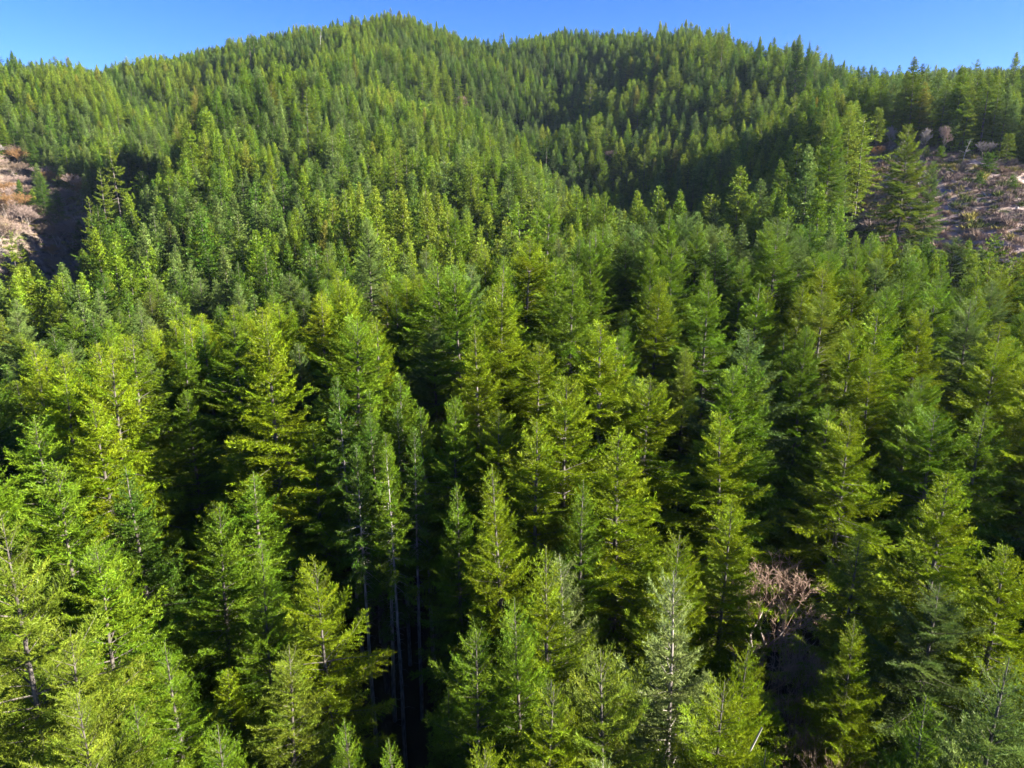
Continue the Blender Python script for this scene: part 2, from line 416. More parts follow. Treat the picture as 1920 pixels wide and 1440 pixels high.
# ------------------------------------------------------------------ leafless broadleaf trees
def bare_tree(name, seed, H, spread=0.5, depth=5, twig_n=5, bark=None, tw=0.014, multi=1, clear=0.30, tl=(.04, .085)):
    g = np.random.default_rng(seed)
    segs = []; tips = []
    def grow(p, d, L, r, lev):
        k = 3
        pts = [p]; dd = d.copy()
        for i in range(k):
            dd = unit(dd + g.normal(0, 0.07, 3) + np.array([0, 0, 0.07]))
            pts.append(pts[-1] + dd * L / k)
        segs.append((pts, np.linspace(r, r * 0.66, k + 1), lev))
        if lev >= depth - 2: tips.append((pts, dd, lev))
        if lev >= depth: return
        nch = 3 if lev < 3 else 2
        a0 = g.uniform(0, 6.28)
        for c in range(nch):
            q = pts[-1] if c < 2 else pts[2]
            a = a0 + c * 6.28 / nch + g.normal(0, .35)
            e1 = unit(np.cross(dd, [0.3, 0.2, 1.0])); e2 = np.cross(dd, e1)
            nd = unit(dd + (e1 * math.cos(a) + e2 * math.sin(a)) * spread * g.uniform(0.8, 1.35))
            grow(np.array(q), nd, (L if lev else (H * .19 if clear < .4 else H * .15)) * g.uniform(0.66, 0.84), r * g.uniform(0.52, 0.66), lev + 1)
    for mlt in range(multi):
        d0 = unit(np.array([g.normal(0, 0.16 * (multi - 1) + .03), g.normal(0, 0.16 * (multi - 1) + .03), 1.0]))
        grow(np.array([g.normal(0, .3) * (multi > 1), g.normal(0, .3) * (multi > 1), -0.3]), d0, H * clear, (0.009 * H + 0.02) / multi ** .4, 0)
    tV = []
    for pts, dd, lev in tips:
        for _ in range(twig_n):
            q = np.array(pts[g.integers(1, len(pts))]); d = unit(dd + g.normal(0, 0.45, 3) + [0, 0, .2])
            L = g.uniform(*tl) * H; w = unit(np.cross(d, g.normal(0, 1, 3))) * tw
            d1 = unit(d + g.normal(0, .3, 3)); qm = q + d * L * .5
            tV.append(np.stack([q - w, q + w, qm])); tV.append(np.stack([qm - w * .7, qm + w * .7, qm + d1 * L * .6]))
            for _k in range(3):
                q2 = q + d * L * g.uniform(0.2, 0.6); d2 = unit(d + g.normal(0, 0.6, 3)); w2 = unit(np.cross(d2, g.normal(0, 1, 3))) * tw * 0.8
                tV.append(np.stack([q2 - w2, q2 + w2, q2 + d2 * L * 0.5]))
    V = np.concatenate(tV); f = H / V[:, 2].max(); V = V * f
    wood = Wood(); tq = []
    for pts, r, lev in segs:
        if lev < 3: wood.tube(np.array(pts) * f, r, 6 if lev < 2 else 4)
        else:
            P = np.array(pts) * f
            for a_, b_, r_ in zip(P[:-1], P[1:], r):
                w = unit(np.cross(b_ - a_, g.normal(0, 1, 3))) * min(max(r_ * .6, tw * .8), .03); w2 = unit(np.cross(b_ - a_, w)) * np.linalg.norm(w)
                for q_ in (w, w2): tq.append(np.stack([a_ - q_, a_ + q_, b_ + q_ * .8])); tq.append(np.stack([a_ - q_, b_ + q_ * .8, b_ - q_ * .8]))
    if tq: V = np.concatenate([V, np.concatenate(tq)])
    return dict(crown=mesh_from(name + '_twigs', V, np.arange(len(V)).reshape(-1, 3), M_TWIG), trunk=wood.mesh(name + '_trunk', bark or M_ALDER), H=H, tris=len(V) // 3)
BARE = [bare_tree('bare_tree', 200 + i, 15, spread=[.46, .5, .4, .44][i], depth=6, twig_n=4, tw=.010, multi=[1, 1, 2, 1][i], clear=.5, tl=(.018, .04)) for i in range(4)]
BARE_FAR = [bare_tree('far_bare_tree', 220 + i, 12, spread=.5, depth=4, twig_n=8, tw=0.026, multi=2) for i in range(3)]
print('bare', [k['tris'] for k in BARE + BARE_FAR], round(time.time() - T0, 1))

# ------------------------------------------------------------------ colours of the crowns (real leaf reflectance)
YEL = np.array([0.158, 0.205, 0.006]); GRN = np.array([0.108, 0.168, 0.008]); DRK = np.array([0.068, 0.118, 0.010])
GRY = np.array([0.108, 0.152, 0.03]); SIL = np.array([0.165, 0.20, 0.055]); OLV = np.array([0.132, 0.168, 0.013]); GOLD = np.array([0.26, 0.20, 0.012])
COL = dict(y=YEL, g=GRN, d=DRK, s=SIL, c=GRY, o=OLV, G=GOLD)

# ------------------------------------------------------------------ the trees that the photograph shows singly
# apex pixel, ground range, kind, colour, width factor
HERO = [
    (505, 588, 60, 0, 'y', 1.05), (640, 588, 62, 1, 'g', 1.0), (900, 605, 64, 2, 'y', 1.15), (1120, 598, 60, 3, 'y', 1.3), (815, 600, 74, 5, 'c', .9),
    (690, 405, 125, 4, 'c', 1.0), (980, 440, 98, 1, 'y', 1.15), (905, 465, 100, 0, 'y', 1.0), (1250, 385, 112, 2, 'g', 1.0), (1385, 480, 100, 0, 'g', 1.0),
    (1120, 430, 105, 2, 'g', .9), (1020, 360, 150, 3, 'g', 1.0), (1310, 420, 115, 5, 'g', .9), (1225, 515, 86, 4, 'y', 1.0), (850, 385, 165, 2, 'g', 1.0),
    (1550, 545, 88, 1, 'o', 1.15), (1640, 655, 74, 0, 'y', 1.0), (1375, 775, 58, 3, 'y', 1.1), (1595, 770, 62, 5, 'y', 1.0), (1480, 620, 84, 2, 'g', 1.0),
    (1780, 880, 52, 0, 'y', 1.1), (1870, 640, 84, 3, 'y', 1.1), (1760, 570, 98, 2, 'c', 1.0), (1700, 560, 104, 4, 'y', 1.0), (1820, 560, 100, 5, 'c', 1.0),
    (1285, 650, 74, 4, 'o', .85), (970, 868, 46, 2, 'y', .95), (1060, 700, 56, 5, 'y', 1.1), (840, 740, 56, 4, 'g', .9), (745, 690, 62, 3, 'g', .9),
    (610, 1050, 43, 1, 'y', .85), (510, 1205, 38, 6, 'o', .95), (90, 1190, 36, 4, 'o', .8), (5, 960, 38, 7, 'o', .85), (175, 1290, 33, 1, 'o', .75), (330, 1195, 40, 5, 'g', .95),
    (190, 740, 60, 0, 'y', 1.05), (55, 770, 62, 3, 'g', 1.1), (355, 730, 68, 4, 'g', .95), (60, 640, 92, 7, 'y', .95), (280, 650, 92, 2, 'c', .95),
    (385, 945, 48, 0, 'g', .9), (470, 1010, 45, 2, 'g', .8), (1115, 1045, 42, 10, 's', 1.0), (1245, 1000, 44, 6, 'y', 1.0), (1290, 1080, 38, 10, 's', 1.0),
    (650, 700, 57, 11, 'd', .6), (690, 720, 60, 12, 'g', .6), (715, 800, 54, 11, 'g', .6), (750, 765, 58, 12, 'd', .6), (772, 800, 54, 11, 'd', .55), (800, 765, 57, 12, 'g', .65), (735, 835, 51, 11, 'g', .55), (675, 830, 52, 12, 'd', .55),
    (1170, 800, 50, 0, 'y', 1.2), (1040, 1010, 40, 5, 'y', 1.0), (1000, 1120, 36, 3, 'g', .8), (1200, 700, 60, 1, 'y', 1.15), 
    (1610, 1000, 50, 6, 'o', 1.0), (1760, 1090, 47, 7, 'c', 1.0), (1890, 1020, 50, 4, 'y', 1.1), (1730, 1290, 31, 5, 'g', .9), (1370, 1200, 37, 0, 'y', .75),
    (1870, 1240, 32, 6, 'c', 1.0), (830, 1290, 38, 3, 'g', .7), (1050, 1290, 33, 10, 's', .8), (1340, 1290, 33, 1, 'y', .9), (1720, 700, 74, 5, 'g', 1.0),
    (1445, 540, 96, 3, 'y', 1.0), (590, 800, 58, 5, 'g', .85), (700, 770, 56, 0, 'd', .85), (440, 600, 80, 5, 'g', 1.0), (560, 640, 82, 3, 'c', 1.0),
    (745, 550, 92, 2, 'g', 1.0), (800, 470, 130, 5, 'c', 1.0), (1180, 450, 120, 4, 'd', 1.0), (110, 870, 52, 5, 'g', 1.0), (250, 860, 54, 2, 'd', 1.0),
    (1000, 1290, 31, 0, 'y', .95), (1180, 1215, 33, 4, 'o', .95), (1420, 1385, 30, 2, 'y', .9), (890, 1170, 36, 1, 'g', .85), (665, 1335, 34, 5, 'g', .8), (1640, 1400, 30, 3, 'o', .9), (1800, 1405, 30, 0, 'y', .9),
    (255, 1320, 37, 2, 'g', .9), (400, 1350, 34, 3, 'g', .85), (1120, 1395, 27, 10, 's', .8), (770, 1400, 31, 2, 'g', .7), (900, 1385, 29, 1, 'y', .75), (1090, 900, 47, 2, 'g', .95),
    (1360, 930, 50, 0, 'y', .9), (860, 900, 50, 2, 'g', .8), (930, 760, 56, 1, 'y', .95), (1010, 640, 68, 5, 'y', 1.15), (1010, 780, 52, 3, 'y', 1.05),
    (1610, 1150, 44, 5, 'y', .9), 
    # single trees farther off
    (178, 270, 292, 9, 'o', .8), (212, 255, 298, 9, 'o', .8), (160, 330, 285, 8, 'o', .75), (570, 165, 330, 8, 'o', .8), (745, 280, 250, 8, 'o', .95), (465, 62, 640, 9, 'd', .95),
    (1105, 135, 475, 8, 'o', .85), (1530, 180, 300, 4, 'G', .42), (1712, 232, 200, 5, 'o', 1.15), (1560, 215, 205, 0, 'g', 1.0), (475, 60, 645, 8, 'd', .8), (1500, 66, 425, 0, 'd', .8), (1515, 74, 425, 2, 'd', .8),
    (505, 268, 275, 4, 'y', .6), (20, 430, 215, 8, 'o', .85), (70, 320, 420, 0, 'd', 1.0), (1750, 300, 205, 3, 'c', .9),
]
KINDS = NEAR + HEM + OPEN + SILV + BOLE + FINE    # 0..16
trees = []                           # dict per tree
for px, py, r, k, c, wf in HERO:
    if r <= 47 and k < 8: k = 13 + k % 3
    p = at(px, py, r); gz = float(height(np.array([p[0]]), np.array([p[1]]))[0])
    trees.append(dict(x=p[0], y=p[1], z=gz, h=p[2] - gz, k=k, col=COL[c] * (1 + rng.normal(0, .06)), c=c, wf=wf * .92, hero=True, rot=rng.uniform(0, 6.28), near=True))
print('hero heights', [(HERO[i][0], HERO[i][1], round(t['h'], 1)) for i, t in enumerate(trees) if not 15 < t['h'] < 42])
for t in trees:
    t['h'] = min(max(t['h'], 12.0), 46.0)

# ------------------------------------------------------------------ the rest of the stand: jittered spacing over the whole slope
HX = np.array([t['x'] for t in trees]); HY = np.array([t['y'] for t in trees])
S = 5.5
gx, gy = np.meshgrid(np.arange(-760, 820, S), np.arange(-110, 1120, S * 0.866))
gx = gx + (np.arange(gx.shape[0]) % 2)[:, None] * S * 0.5
gx = (gx + rng.uniform(-.42, .42, gx.shape) * S).ravel(); gy = (gy + rng.uniform(-.42, .42, gy.shape) * S).ravel()
rr = np.hypot(gx, gy); azm = np.degrees(np.arctan2(gx, gy))
keep = ((np.abs(azm) < 46) & (rr < 1120)) | (rr < 105) | ((azm > 0) & (azm < 100) & (rr < 260))
keep &= rr > 14
keep &= ~((rr > 900) & (azm < 15))
gx, gy, rr, azm = gx[keep], gy[keep], rr[keep], azm[keep]
gz = height(gx, gy)
patch = np.sin(gx / 31 + 2 * np.sin(gy / 47)) * np.sin(gy / 37 + 1.7 * np.sin(gx / 53)) + 0.5 * np.sin(gx / 13 + gy / 17)
hh = stand_h(rr) * (1 + rng.normal(0, .14, len(rr)) + 0.10 * patch) * np.where(rng.random(len(rr)) < .08, .6, 1.0)
hh = np.where(rr < 170, np.minimum(hh, stand_h(rr) * 1.04), hh)
thin = rng.random(len(rr)) < np.where(rr < 130, 0.15, np.where(rr < 260, .14, .12))
ok = ~thin & ~in_clearing(gx, gy)
ok &= ~((rr > 150) & (np.sin(gx / 23 + 2.1 * np.sin(gy / 29)) * np.sin(gy / 26 + 1.3 * np.sin(gx / 31)) > .86))
gv = in_grove(gx, gy)
ok &= ~(gv & (rng.random(len(rr)) < 0.93))
ax_, ay_, ad_ = project(np.stack([gx, gy, gz + hh], 1))
infr = (ad_ > 0) & (ax_ > -60) & (ax_ < 1980) & (ay_ < 1500)
# close to the camera only the trees listed above stand in view
ok &= ~(infr & (rr < 31))
ok &= ~(infr & (ax_ > 1250) & (ax_ < 1330) & (rr > 36) & (rr < 84))
ok &= ~(infr & (ax_ > 625) & (ax_ < 830) & (rr < 60))
ok &= ~(infr & (ax_ > 1590) & (ax_ < 1960) & (rr > 150) & (rr < 235) & (ay_ < 425))
ok &= ~(infr & (ax_ < 150) & (rr > 190) & (rr < 350) & (ay_ < 480))
for i in range(len(HX)):
    d2 = np.hypot(gx - HX[i], gy - HY[i])
    ok &= d2 > 3.0
# a tree in front of a listed tree must not top it: keep the filler below the lines of sight to the listed crowns
low = np.full(len(gx), 1e9)
for q_ in [ground_pt(a, b) for a, b in [(1640, 285), (1700, 270), (1700, 235), (1760, 280), (1760, 240), (1820, 275), (1820, 235), (1820, 210), (1890, 275), (1890, 240), (1890, 210), (1950, 260), (1950, 220)]]:
    ux_, uy_ = math.sin(SUN_AZ), math.cos(SUN_AZ); zq_ = float(height(np.array([q_[0]]), np.array([q_[1]]))[0])
    along = (gx - q_[0]) * ux_ + (gy - q_[1]) * uy_; across = np.abs((gx - q_[0]) * uy_ - (gy - q_[1]) * ux_)
    ok &= ~((along > 0) & (along < 110) & (across < 5) & (gz + hh > zq_ + along * math.tan(SUN_EL)) & (ax_ > 1640) & (rr > 150))
prot = [(t, t['h'], .55, 1.9 * t['wf']) for t in trees if math.hypot(t['x'], t['y']) < 130]
for px, py, r, hc in [(1465, 1090, 52, 9), (1512, 1205, 48, 5), (1550, 1350, 43, 5), (1500, 945, 60, 2), (1063, 1300, 33.5, 4)]:
    p = at(px, py, r); prot.append((dict(x=p[0], y=p[1], z=p[2] - hc), hc, 0.0, 2.6)); ok &= np.hypot(gx - p[0], gy - p[1]) > 4.0
for t, th_, lo_, hw_ in prot:
    if lo_ == 0.0:      # and nothing between a leafless crown and the sun
        mid = np.array([t['x'], t['y'], t['z'] + th_ * .4])
        ux_, uy_ = math.sin(SUN_AZ), math.cos(SUN_AZ)
        along = (gx - mid[0]) * ux_ + (gy - mid[1]) * uy_; across = np.abs((gx - mid[0]) * uy_ - (gy - mid[1]) * ux_)
        ok &= ~((along > 0) & (along < 45) & (across < 3.6) & (gz + hh > mid[2] + along * math.tan(SUN_EL)))
        for q_ in trees:
            al = (q_['x'] - mid[0]) * ux_ + (q_['y'] - mid[1]) * uy_; ac = abs((q_['x'] - mid[0]) * uy_ - (q_['y'] - mid[1]) * ux_)
            if 0 < al < 45 and ac < 3.6 and q_['z'] + q_['h'] > mid[2] + al * math.tan(SUN_EL):
                print('sun blocker', [round(float(v)) for v in project(np.array([q_['x'], q_['y'], q_['z'] + q_['h']]))], 'of', [round(float(v)) for v in project(mid)], round(al), round(q_['z'] + q_['h'] - mid[2] - al * math.tan(SUN_EL)))
    tx, ty, td = project(np.array([t['x'], t['y'], t['z'] + th_]))
    _, by, _ = project(np.array([t['x'], t['y'], t['z'] + th_ * lo_]))
    half = hw_ * FPX / td
    m = (np.abs(ax_ - tx) < half) & (ad_ < td - 1) & (ay_ < by) & infr
    low = np.where(m, np.minimum(low, by), low)
# shorten those that would cover a listed crown
need = low < 1e8
if need.any():
    # lower the apex to the given picture row
    b = (720 - low[need]) / FPX
    cp, sp = math.cos(PITCH), math.sin(PITCH)
    yy = gy[need]
    newz = CAM_Z + yy * (-sp + b * cp) / (cp + b * sp)
    hh[need] = np.minimum(hh[need], newz - gz[need])
ok &= hh > 9
idx = np.nonzero(ok)[0]
u = rng.random(len(gx))
for i in idx:
    r = rr[i]; p = patch[i] + rng.normal(0, .5)
    near = r < 135
    if near:
        base = YEL if p > .55 else (GRN if p > -.35 else (DRK if u[i] < .35 else GRY))
        cc = 'y' if p > .55 else ('g' if p > -.35 else ('d' if u[i] < .35 else 'c'))
    else:
        base = OLV * 1.15 if p > .6 else (GRN * .7 + OLV * .4 if p > -.2 else (GRY if u[i] < .6 else DRK)); cc = 'o' if p > .6 else ('g' if p > -.2 else ('c' if u[i] < .6 else 'd'))
    k = int(u[i] * 997) % (8 if near else len(MID))
    trees.append(dict(x=gx[i], y=gy[i], z=gz[i], h=hh[i], k=k, col=base * (1 + rng.normal(0, .12)) * (1 + rng.normal(0, .025, 3)) * (np.array([1.25, .95, 1.6]) if (not near and u[i] > .975) else 1.0), c=cc, wf=rng.uniform(.78, 1.2), hero=False, rot=rng.uniform(0, 6.28), near=near))
print('trees', len(trees), round(time.time() - T0, 1))

# ------------------------------------------------------------------ which trees show largest: paint rough cones front to back
TX = np.array([t['x'] for t in trees]); TY = np.array([t['y'] for t in trees]); TZ = np.array([t['z'] for t in trees]); TH = np.array([t['h'] for t in trees])
apx, apy, apd = project(np.stack([TX, TY, TZ + TH], 1))
bpx, bpy_, bpd = project(np.stack([TX, TY, TZ + TH * .35], 1))
order = np.argsort(apd)
GW, GH = 480, 360
free = np.ones((GH, GW), bool)
seen = np.zeros(len(trees))
for i in order:
    if apd[i] < 5: continue
    x0, y0, x1, y1 = apx[i] / 4, apy[i] / 4, bpx[i] / 4, bpy_[i] / 4
    if y1 < 0 or y0 > GH or x0 < -60 or x0 > GW + 60: continue
    hw = 3.0 * trees[i]['wf'] * FPX / apd[i] / 4
    ya, yb = max(0, int(y0)), min(GH - 1, int(y1))
    for yy in range(ya, yb + 1):
        f = (yy - y0) / max(1e-3, y1 - y0)
        cx = x0 + (x1 - x0) * f; w = hw * min(1, f * 1.3 + .03)
        a = max(0, int(round(cx - w))); b = min(GW, int(round(cx + w)) + 1)
        if b > a:
            seen[i] += free[yy, a:b].sum(); free[yy, a:b] = False
for i, t in enumerate(trees): t['seen'] = seen[i]; t['px'] = apx[i]; t['py'] = apy[i]; t['d'] = apd[i]
rank = sorted(range(len(trees)), key=lambda i: -(seen[i] + (1e6 if trees[i]['hero'] and seen[i] > 1 else 0)))
SINGLE = set(rank[:295])
print('single', min(seen[i] for i in SINGLE), 'far', max(trees[i]['d'] for i in SINGLE if not trees[i]['hero']), round(time.time() - T0, 1))

# ------------------------------------------------------------------ build: ground
def axis_coords(lim, fine, n):
    u = np.linspace(-1, 1, n); k = 4.2
    return lim * np.sinh(k * u) / math.sinh(k)
ux = axis_coords(6000, 3, 260); uy = axis_coords(6000, 3, 260)
mx_, my_ = np.meshgrid(ux, uy + 150)
mz_ = height(mx_, my_)
V = np.stack([mx_.ravel(), my_.ravel(), mz_.ravel()], 1)
ii = np.arange(259)[:, None] * 260 + np.arange(259)[None]
F = np.stack([ii, ii + 1, ii + 261, ii + 260], -1).reshape(-1, 4)
gme = mesh_from('hillside', V, F, M_GROUND)
ba = gme.attributes.new('bare', 'FLOAT', 'POINT')
barev = np.where(in_clearing(V[:, 0], V[:, 1]), 1.0, np.where(in_grove(V[:, 0], V[:, 1]), .42, 0.0)).astype(np.float32)
ba.data.foreach_set('value', barev)
gme.polygons.foreach_set('use_smooth', np.ones(len(gme.polygons), bool))
gob = bpy.data.objects.new('hillside', gme); C.objects.link(gob)
gob['kind'] = 'structure'; gob['label'] = 'steep forested mountainside with bare brown felled ground in places'

# ------------------------------------------------------------------ build: single trees
def place_tree(kind, t, name, label, cat, group, tint):
    e = bpy.data.objects.new(name, None); C.objects.link(e)
    e.empty_display_size = 1
    e.location = (t['x'], t['y'], t['z'] - 0.2); e.rotation_euler = (t.get('lx', 0), t.get('ly', 0), t['rot'])
    s = t['h'] / kind['H']; w = s ** 0.6 * t['wf']
    e.scale = (w, w, s)
    e['label'] = label; e['category'] = cat
    if group: e['group'] = group
    for part in ('trunk', 'crown'):
        o = bpy.data.objects.new(part, kind[part]); C.objects.link(o); o.parent = e
        if part == 'crown': o['tint'] = [float(v) for v in tint]
    return e
WORDS = dict(y='yellow-green', g='mid-green', d='deep green', s='silvery', c='grey-green', o='olive-green', G='golden yellow')
SHAPE = ['full fir'] * 6 + ['drooping fir'] * 2 + ['open-branched old fir'] * 2 + ['half-dead fir'] + ['bare-boled fir'] * 2 + ['feathery fir'] * 3
MARKS = [(1465, 1150, 'the red-budded tree'), (740, 1100, 'the gap of trunks'), (1160, 1150, 'the silvery fir'), (0, 1440, 'bottom left corner'),
         (1920, 1440, 'bottom right corner'), (505, 760, 'the big left-centre fir'), (1790, 350, 'the felled ground'), (60, 360, 'the leafless grove'), (1180, 440, 'the dark gully'),
         (0, 800, 'left edge, mid height'), (1920, 800, 'right edge, mid height'), (960, 600, 'the bright spur crest'), (740, 20, 'the summit'), (470, 330, 'the shaded west flank'),
         (1390, 830, 'the broad lower-right fir'), (1530, 215, 'the golden fir'), (960, 1440, 'the bottom edge middle'), (745, 330, 'the shaggy old fir')]
DIRS = ['right', 'upper right', 'above', 'upper left', 'left', 'lower left', 'below', 'lower right']
NTH = ['first', 'second', 'third', 'fourth', 'fifth', 'sixth', 'seventh', 'eighth', 'ninth', 'tenth', 'eleventh', 'twelfth', 'thirteenth', 'fourteenth', 'fifteenth', 'sixteenth', 'seventeenth', 'eighteenth', 'nineteenth', 'twentieth']
def label_all(items):
    """items: (key, px, py, look). Looks plus the nearest landmark, the side of it and the order going outwards"""
    cells = {}
    for key, x, y, look in items:
        dd = [math.hypot(x - a, y - b) for a, b, _ in MARKS]
        m = int(np.argmin(dd)); a, b, nm = MARKS[m]
        ang = math.atan2(-(y - b), x - a); k = int(round(ang / (math.pi / 4))) % 8
        cells.setdefault((m, k), []).append((dd[m], key, look))
    out = {}
    for (m, k), v in cells.items():
        v.sort(key=lambda q: q[0])
        for n_, (d_, key, look) in enumerate(v):
            where = {'above': 'above', 'below': 'below'}.get(DIRS[k], 'to the %s of' % DIRS[k])
            nth = '' if len(v) == 1 else ' %s out' % NTH[min(n_, 19)]
            out[key] = (look + ',' + nth + ' ' + where + ' ' + MARKS[m][2]).replace(',  ', ', ').replace('open-branched old', 'open old').replace('bare-boled', 'boled')
            assert len(out[key].split()) <= 18, out[key]
    return out
def look_of(t):
    tall = 'tall ' if t['h'] > 33 else ('small ' if t['h'] < 19 else '')
    return tall + WORDS[t['c']] + ' ' + (SHAPE[t['k']] if t['near'] else 'slender fir')
LAB = label_all([(i, trees[i]['px'], trees[i]['py'] + 0.25 * FPX * trees[i]['h'] / max(trees[i]['d'], 5), look_of(trees[i])) for i in SINGLE])
for i in sorted(SINGLE, key=lambda i: trees[i]['d']):
    t = trees[i]
    t['lx'], t['ly'] = rng.normal(0, .02, 2)
    place_tree(KINDS[t['k']] if (t['near'] or t['hero'] or t['d'] < 150) else MID[t['k'] % 8], t, 'fir_tree', LAB[i], 'tree', 'conifers on the slope', t['col'])

# ------------------------------------------------------------------ build: all the other conifers as one scattered mass
rest = [i for i in range(len(trees)) if i not in SINGLE]
def scatter(name, items, kinds, label):
    """one object: a point for every tree, a tree set on each point"""
    me = bpy.data.meshes.new(name)
    me.vertices.add(len(items))
    me.vertices.foreach_set('co', np.array([(t['x'], t['y'], t['z'] - .2) for t in items], np.float32).ravel())
    def attr(nm, ty, key, arr):
        a = me.attributes.new(nm, ty, 'POINT'); a.data.foreach_set(key, np.ascontiguousarray(arr).ravel())
    sc = np.array([t['h'] / kinds[t['kk']]['H'] for t in items]); w = np.array([t['wf'] for t in items]) * sc ** .6
    attr('size', 'FLOAT_VECTOR', 'vector', np.stack([w, w, sc], 1).astype(np.float32))
    attr('turn', 'FLOAT_VECTOR', 'vector', np.array([(rng.normal(0, .025), rng.normal(0, .025), t['rot']) for t in items], np.float32))
    attr('tint', 'FLOAT_COLOR', 'color', np.array([(*np.clip(t['col'], 0.004, 1), 1) for t in items], np.float32))
    attr('kind', 'INT', 'value', np.array([t['kk'] for t in items], np.int32))
    ob = bpy.data.objects.new(name, me); C.objects.link(ob)
    ng = bpy.data.node_groups.new(name, 'GeometryNodeTree')
    ng.interface.new_socket('Geometry', in_out='INPUT', socket_type='NodeSocketGeometry')
    ng.interface.new_socket('Geometry', in_out='OUTPUT', socket_type='NodeSocketGeometry')
    N, L = ng.nodes, ng.links
    gi = N.new('NodeGroupInput'); go = N.new('NodeGroupOutput')
    jo = N.new('GeometryNodeJoinGeometry')
    def named(nm, ty):
        a = N.new('GeometryNodeInputNamedAttribute'); a.data_type = ty; a.inputs['Name'].default_value = nm; return a.outputs['Attribute']
    asz, atn, akd = named('size', 'FLOAT_VECTOR'), named('turn', 'FLOAT_VECTOR'), named('kind', 'INT')
    for k, kd in enumerate(kinds):
        cmp = N.new('FunctionNodeCompare'); cmp.data_type = 'INT'; cmp.operation = 'EQUAL'
        ins = [s for s in cmp.inputs if s.type == 'INT']
        L.new(akd, ins[0]); ins[1].default_value = k
        for part in ('crown', 'trunk'):
            src = kd['src_' + part]
            oi = N.new('GeometryNodeObjectInfo'); oi.transform_space = 'ORIGINAL'; oi.inputs['Object'].default_value = src; oi.inputs['As Instance'].default_value = True
            ip = N.new('GeometryNodeInstanceOnPoints')
            L.new(gi.outputs[0], ip.inputs['Points']); L.new(cmp.outputs[0], ip.inputs['Selection']); L.new(oi.outputs['Geometry'], ip.inputs['Instance'])
            L.new(atn, ip.inputs['Rotation']); L.new(asz, ip.inputs['Scale'])
            L.new(ip.outputs[0], jo.inputs[0])
    L.new(jo.outputs[0], go.inputs[0])
    md = ob.modifiers.new('trees', 'NODES'); md.node_group = ng
    ob['kind'] = 'stuff'; ob['label'] = label
    return ob
for kd in KINDS + MID + BARE_FAR:
    for part in ('crown', 'trunk'):
        kd['src_' + part] = bpy.data.objects.new('source_' + part, kd[part])   # never linked: only lends its mesh
items = []
SK = KINDS + MID
for i in rest:
    t = trees[i]; t['kk'] = (len(KINDS) + t['k'] % len(MID)) if not t['near'] or t['d'] > 150 else t['k']; items.append(t)
scatter('conifer_forest', items, SK, 'dense conifer forest clothing the far slopes and filling in between nearer trees')

# ------------------------------------------------------------------ leafless trees
PINK = np.array([0.265, 0.195, 0.16]); RED = np.array([0.29, 0.20, 0.145]); TAN = np.array([0.20, 0.145, 0.105]); PALE = np.array([0.27, 0.235, 0.21]); RUST = np.array([0.22, 0.125, 0.055])
def gzat(x, y): return float(height(np.array([x]), np.array([y]))[0])
BARES = [  # apex pixel, range, kind, twig colour, label, width, fixed height
    (1465, 1090, 52, 0, RED, 'leafless tree with reddish buds, standing out pale among the firs at lower right', 1.4, 13),
    (1512, 1205, 48, 2, PINK, 'greyish pink leafless tree just below the red-budded tree', .55, 12),
    (1550, 1350, 43, 2, TAN, 'tan leafless thicket tree at the bottom edge under the red-budded tree', .7, 12),
    (1500, 945, 60, 1, TAN, 'greyish thin-stemmed leafless tree behind the firs above the red-budded tree', .35, 14),
    (1326, 368, 185, 2, PINK, 'pinkish leafless tree above the dark gully on the east slope', 1.2, 14),
    (1093, 345, 225, 2, TAN, 'small brownish leafless tree at the head of the dark gully', 1.0, 12),
    (1152, 213, 400, 0, RED, 'reddish leafless tree alone among firs high on the east hill', 1.4, 14),
    (865, 118, 520, 0, RED, 'reddish leafless speck of a tree just under the saddle', 1.3, 13),
    (298, 400, 238, 2, PINK, 'pinkish leafless tree among the firs of the west flank', 1.0, 13),
    (1700, 248, 282, 1, PALE, 'whitish leafless tree at the upper edge of the felled ground, behind the two firs', .7, 8),
    (1740, 236, 290, 2, PALE, 'pale multi-stemmed leafless tree at the upper edge of the felled ground', .7, 9),
    (1775, 225, 292, 2, PINK, 'pinkish leafless tree behind the middle of the felled ground', .7, 9),
    (1795, 215, 300, 1, PINK, 'tall thin pinkish leafless tree in the firs above the felled ground', .7, 11),
    (1672, 232, 294, 2, PALE, 'grey leafless tree behind the narrow end of the felled ground', .7, 8),
    (1600, 190, 310, 2, PINK, 'pinkish leafless tree in the firs above the narrow end of the felled ground', .7, 9),
    (1848, 262, 288, 0, PALE, 'white-stemmed leafless tree at the far edge of the felled ground', 1.0, 11),
    (1640, 262, 285, 3, RUST, 'low rust-brown leafless tree at the narrow end of the felled ground', 1.2, 6),
]
def place_bare(kd, x, y, h, w, tint, label, group='leafless trees', name='leafless_tree'):
    t = dict(x=x, y=y, z=gzat(x, y), h=h, wf=w * (h / kd['H']) ** .4, rot=rng.uniform(0, 6.28))
    return place_tree(kd, t, name, label, 'bare tree', group, tint)
for px, py, r, k, col, lab, w, h in BARES:
    p = at(px, py, r); g0 = gzat(p[0], p[1])
    # the crown's top is where the picture shows it: the stem is as long as that asks for
    hh_ = min(max(p[2] - g0, 5.0), h * (1.9 if r < 60 else 1.1))
    place_bare(BARE_FAR[k % 3] if 250 < r < 320 else BARE[k], p[0], p[1], hh_, w, col, lab)
gp = []
tries = 0
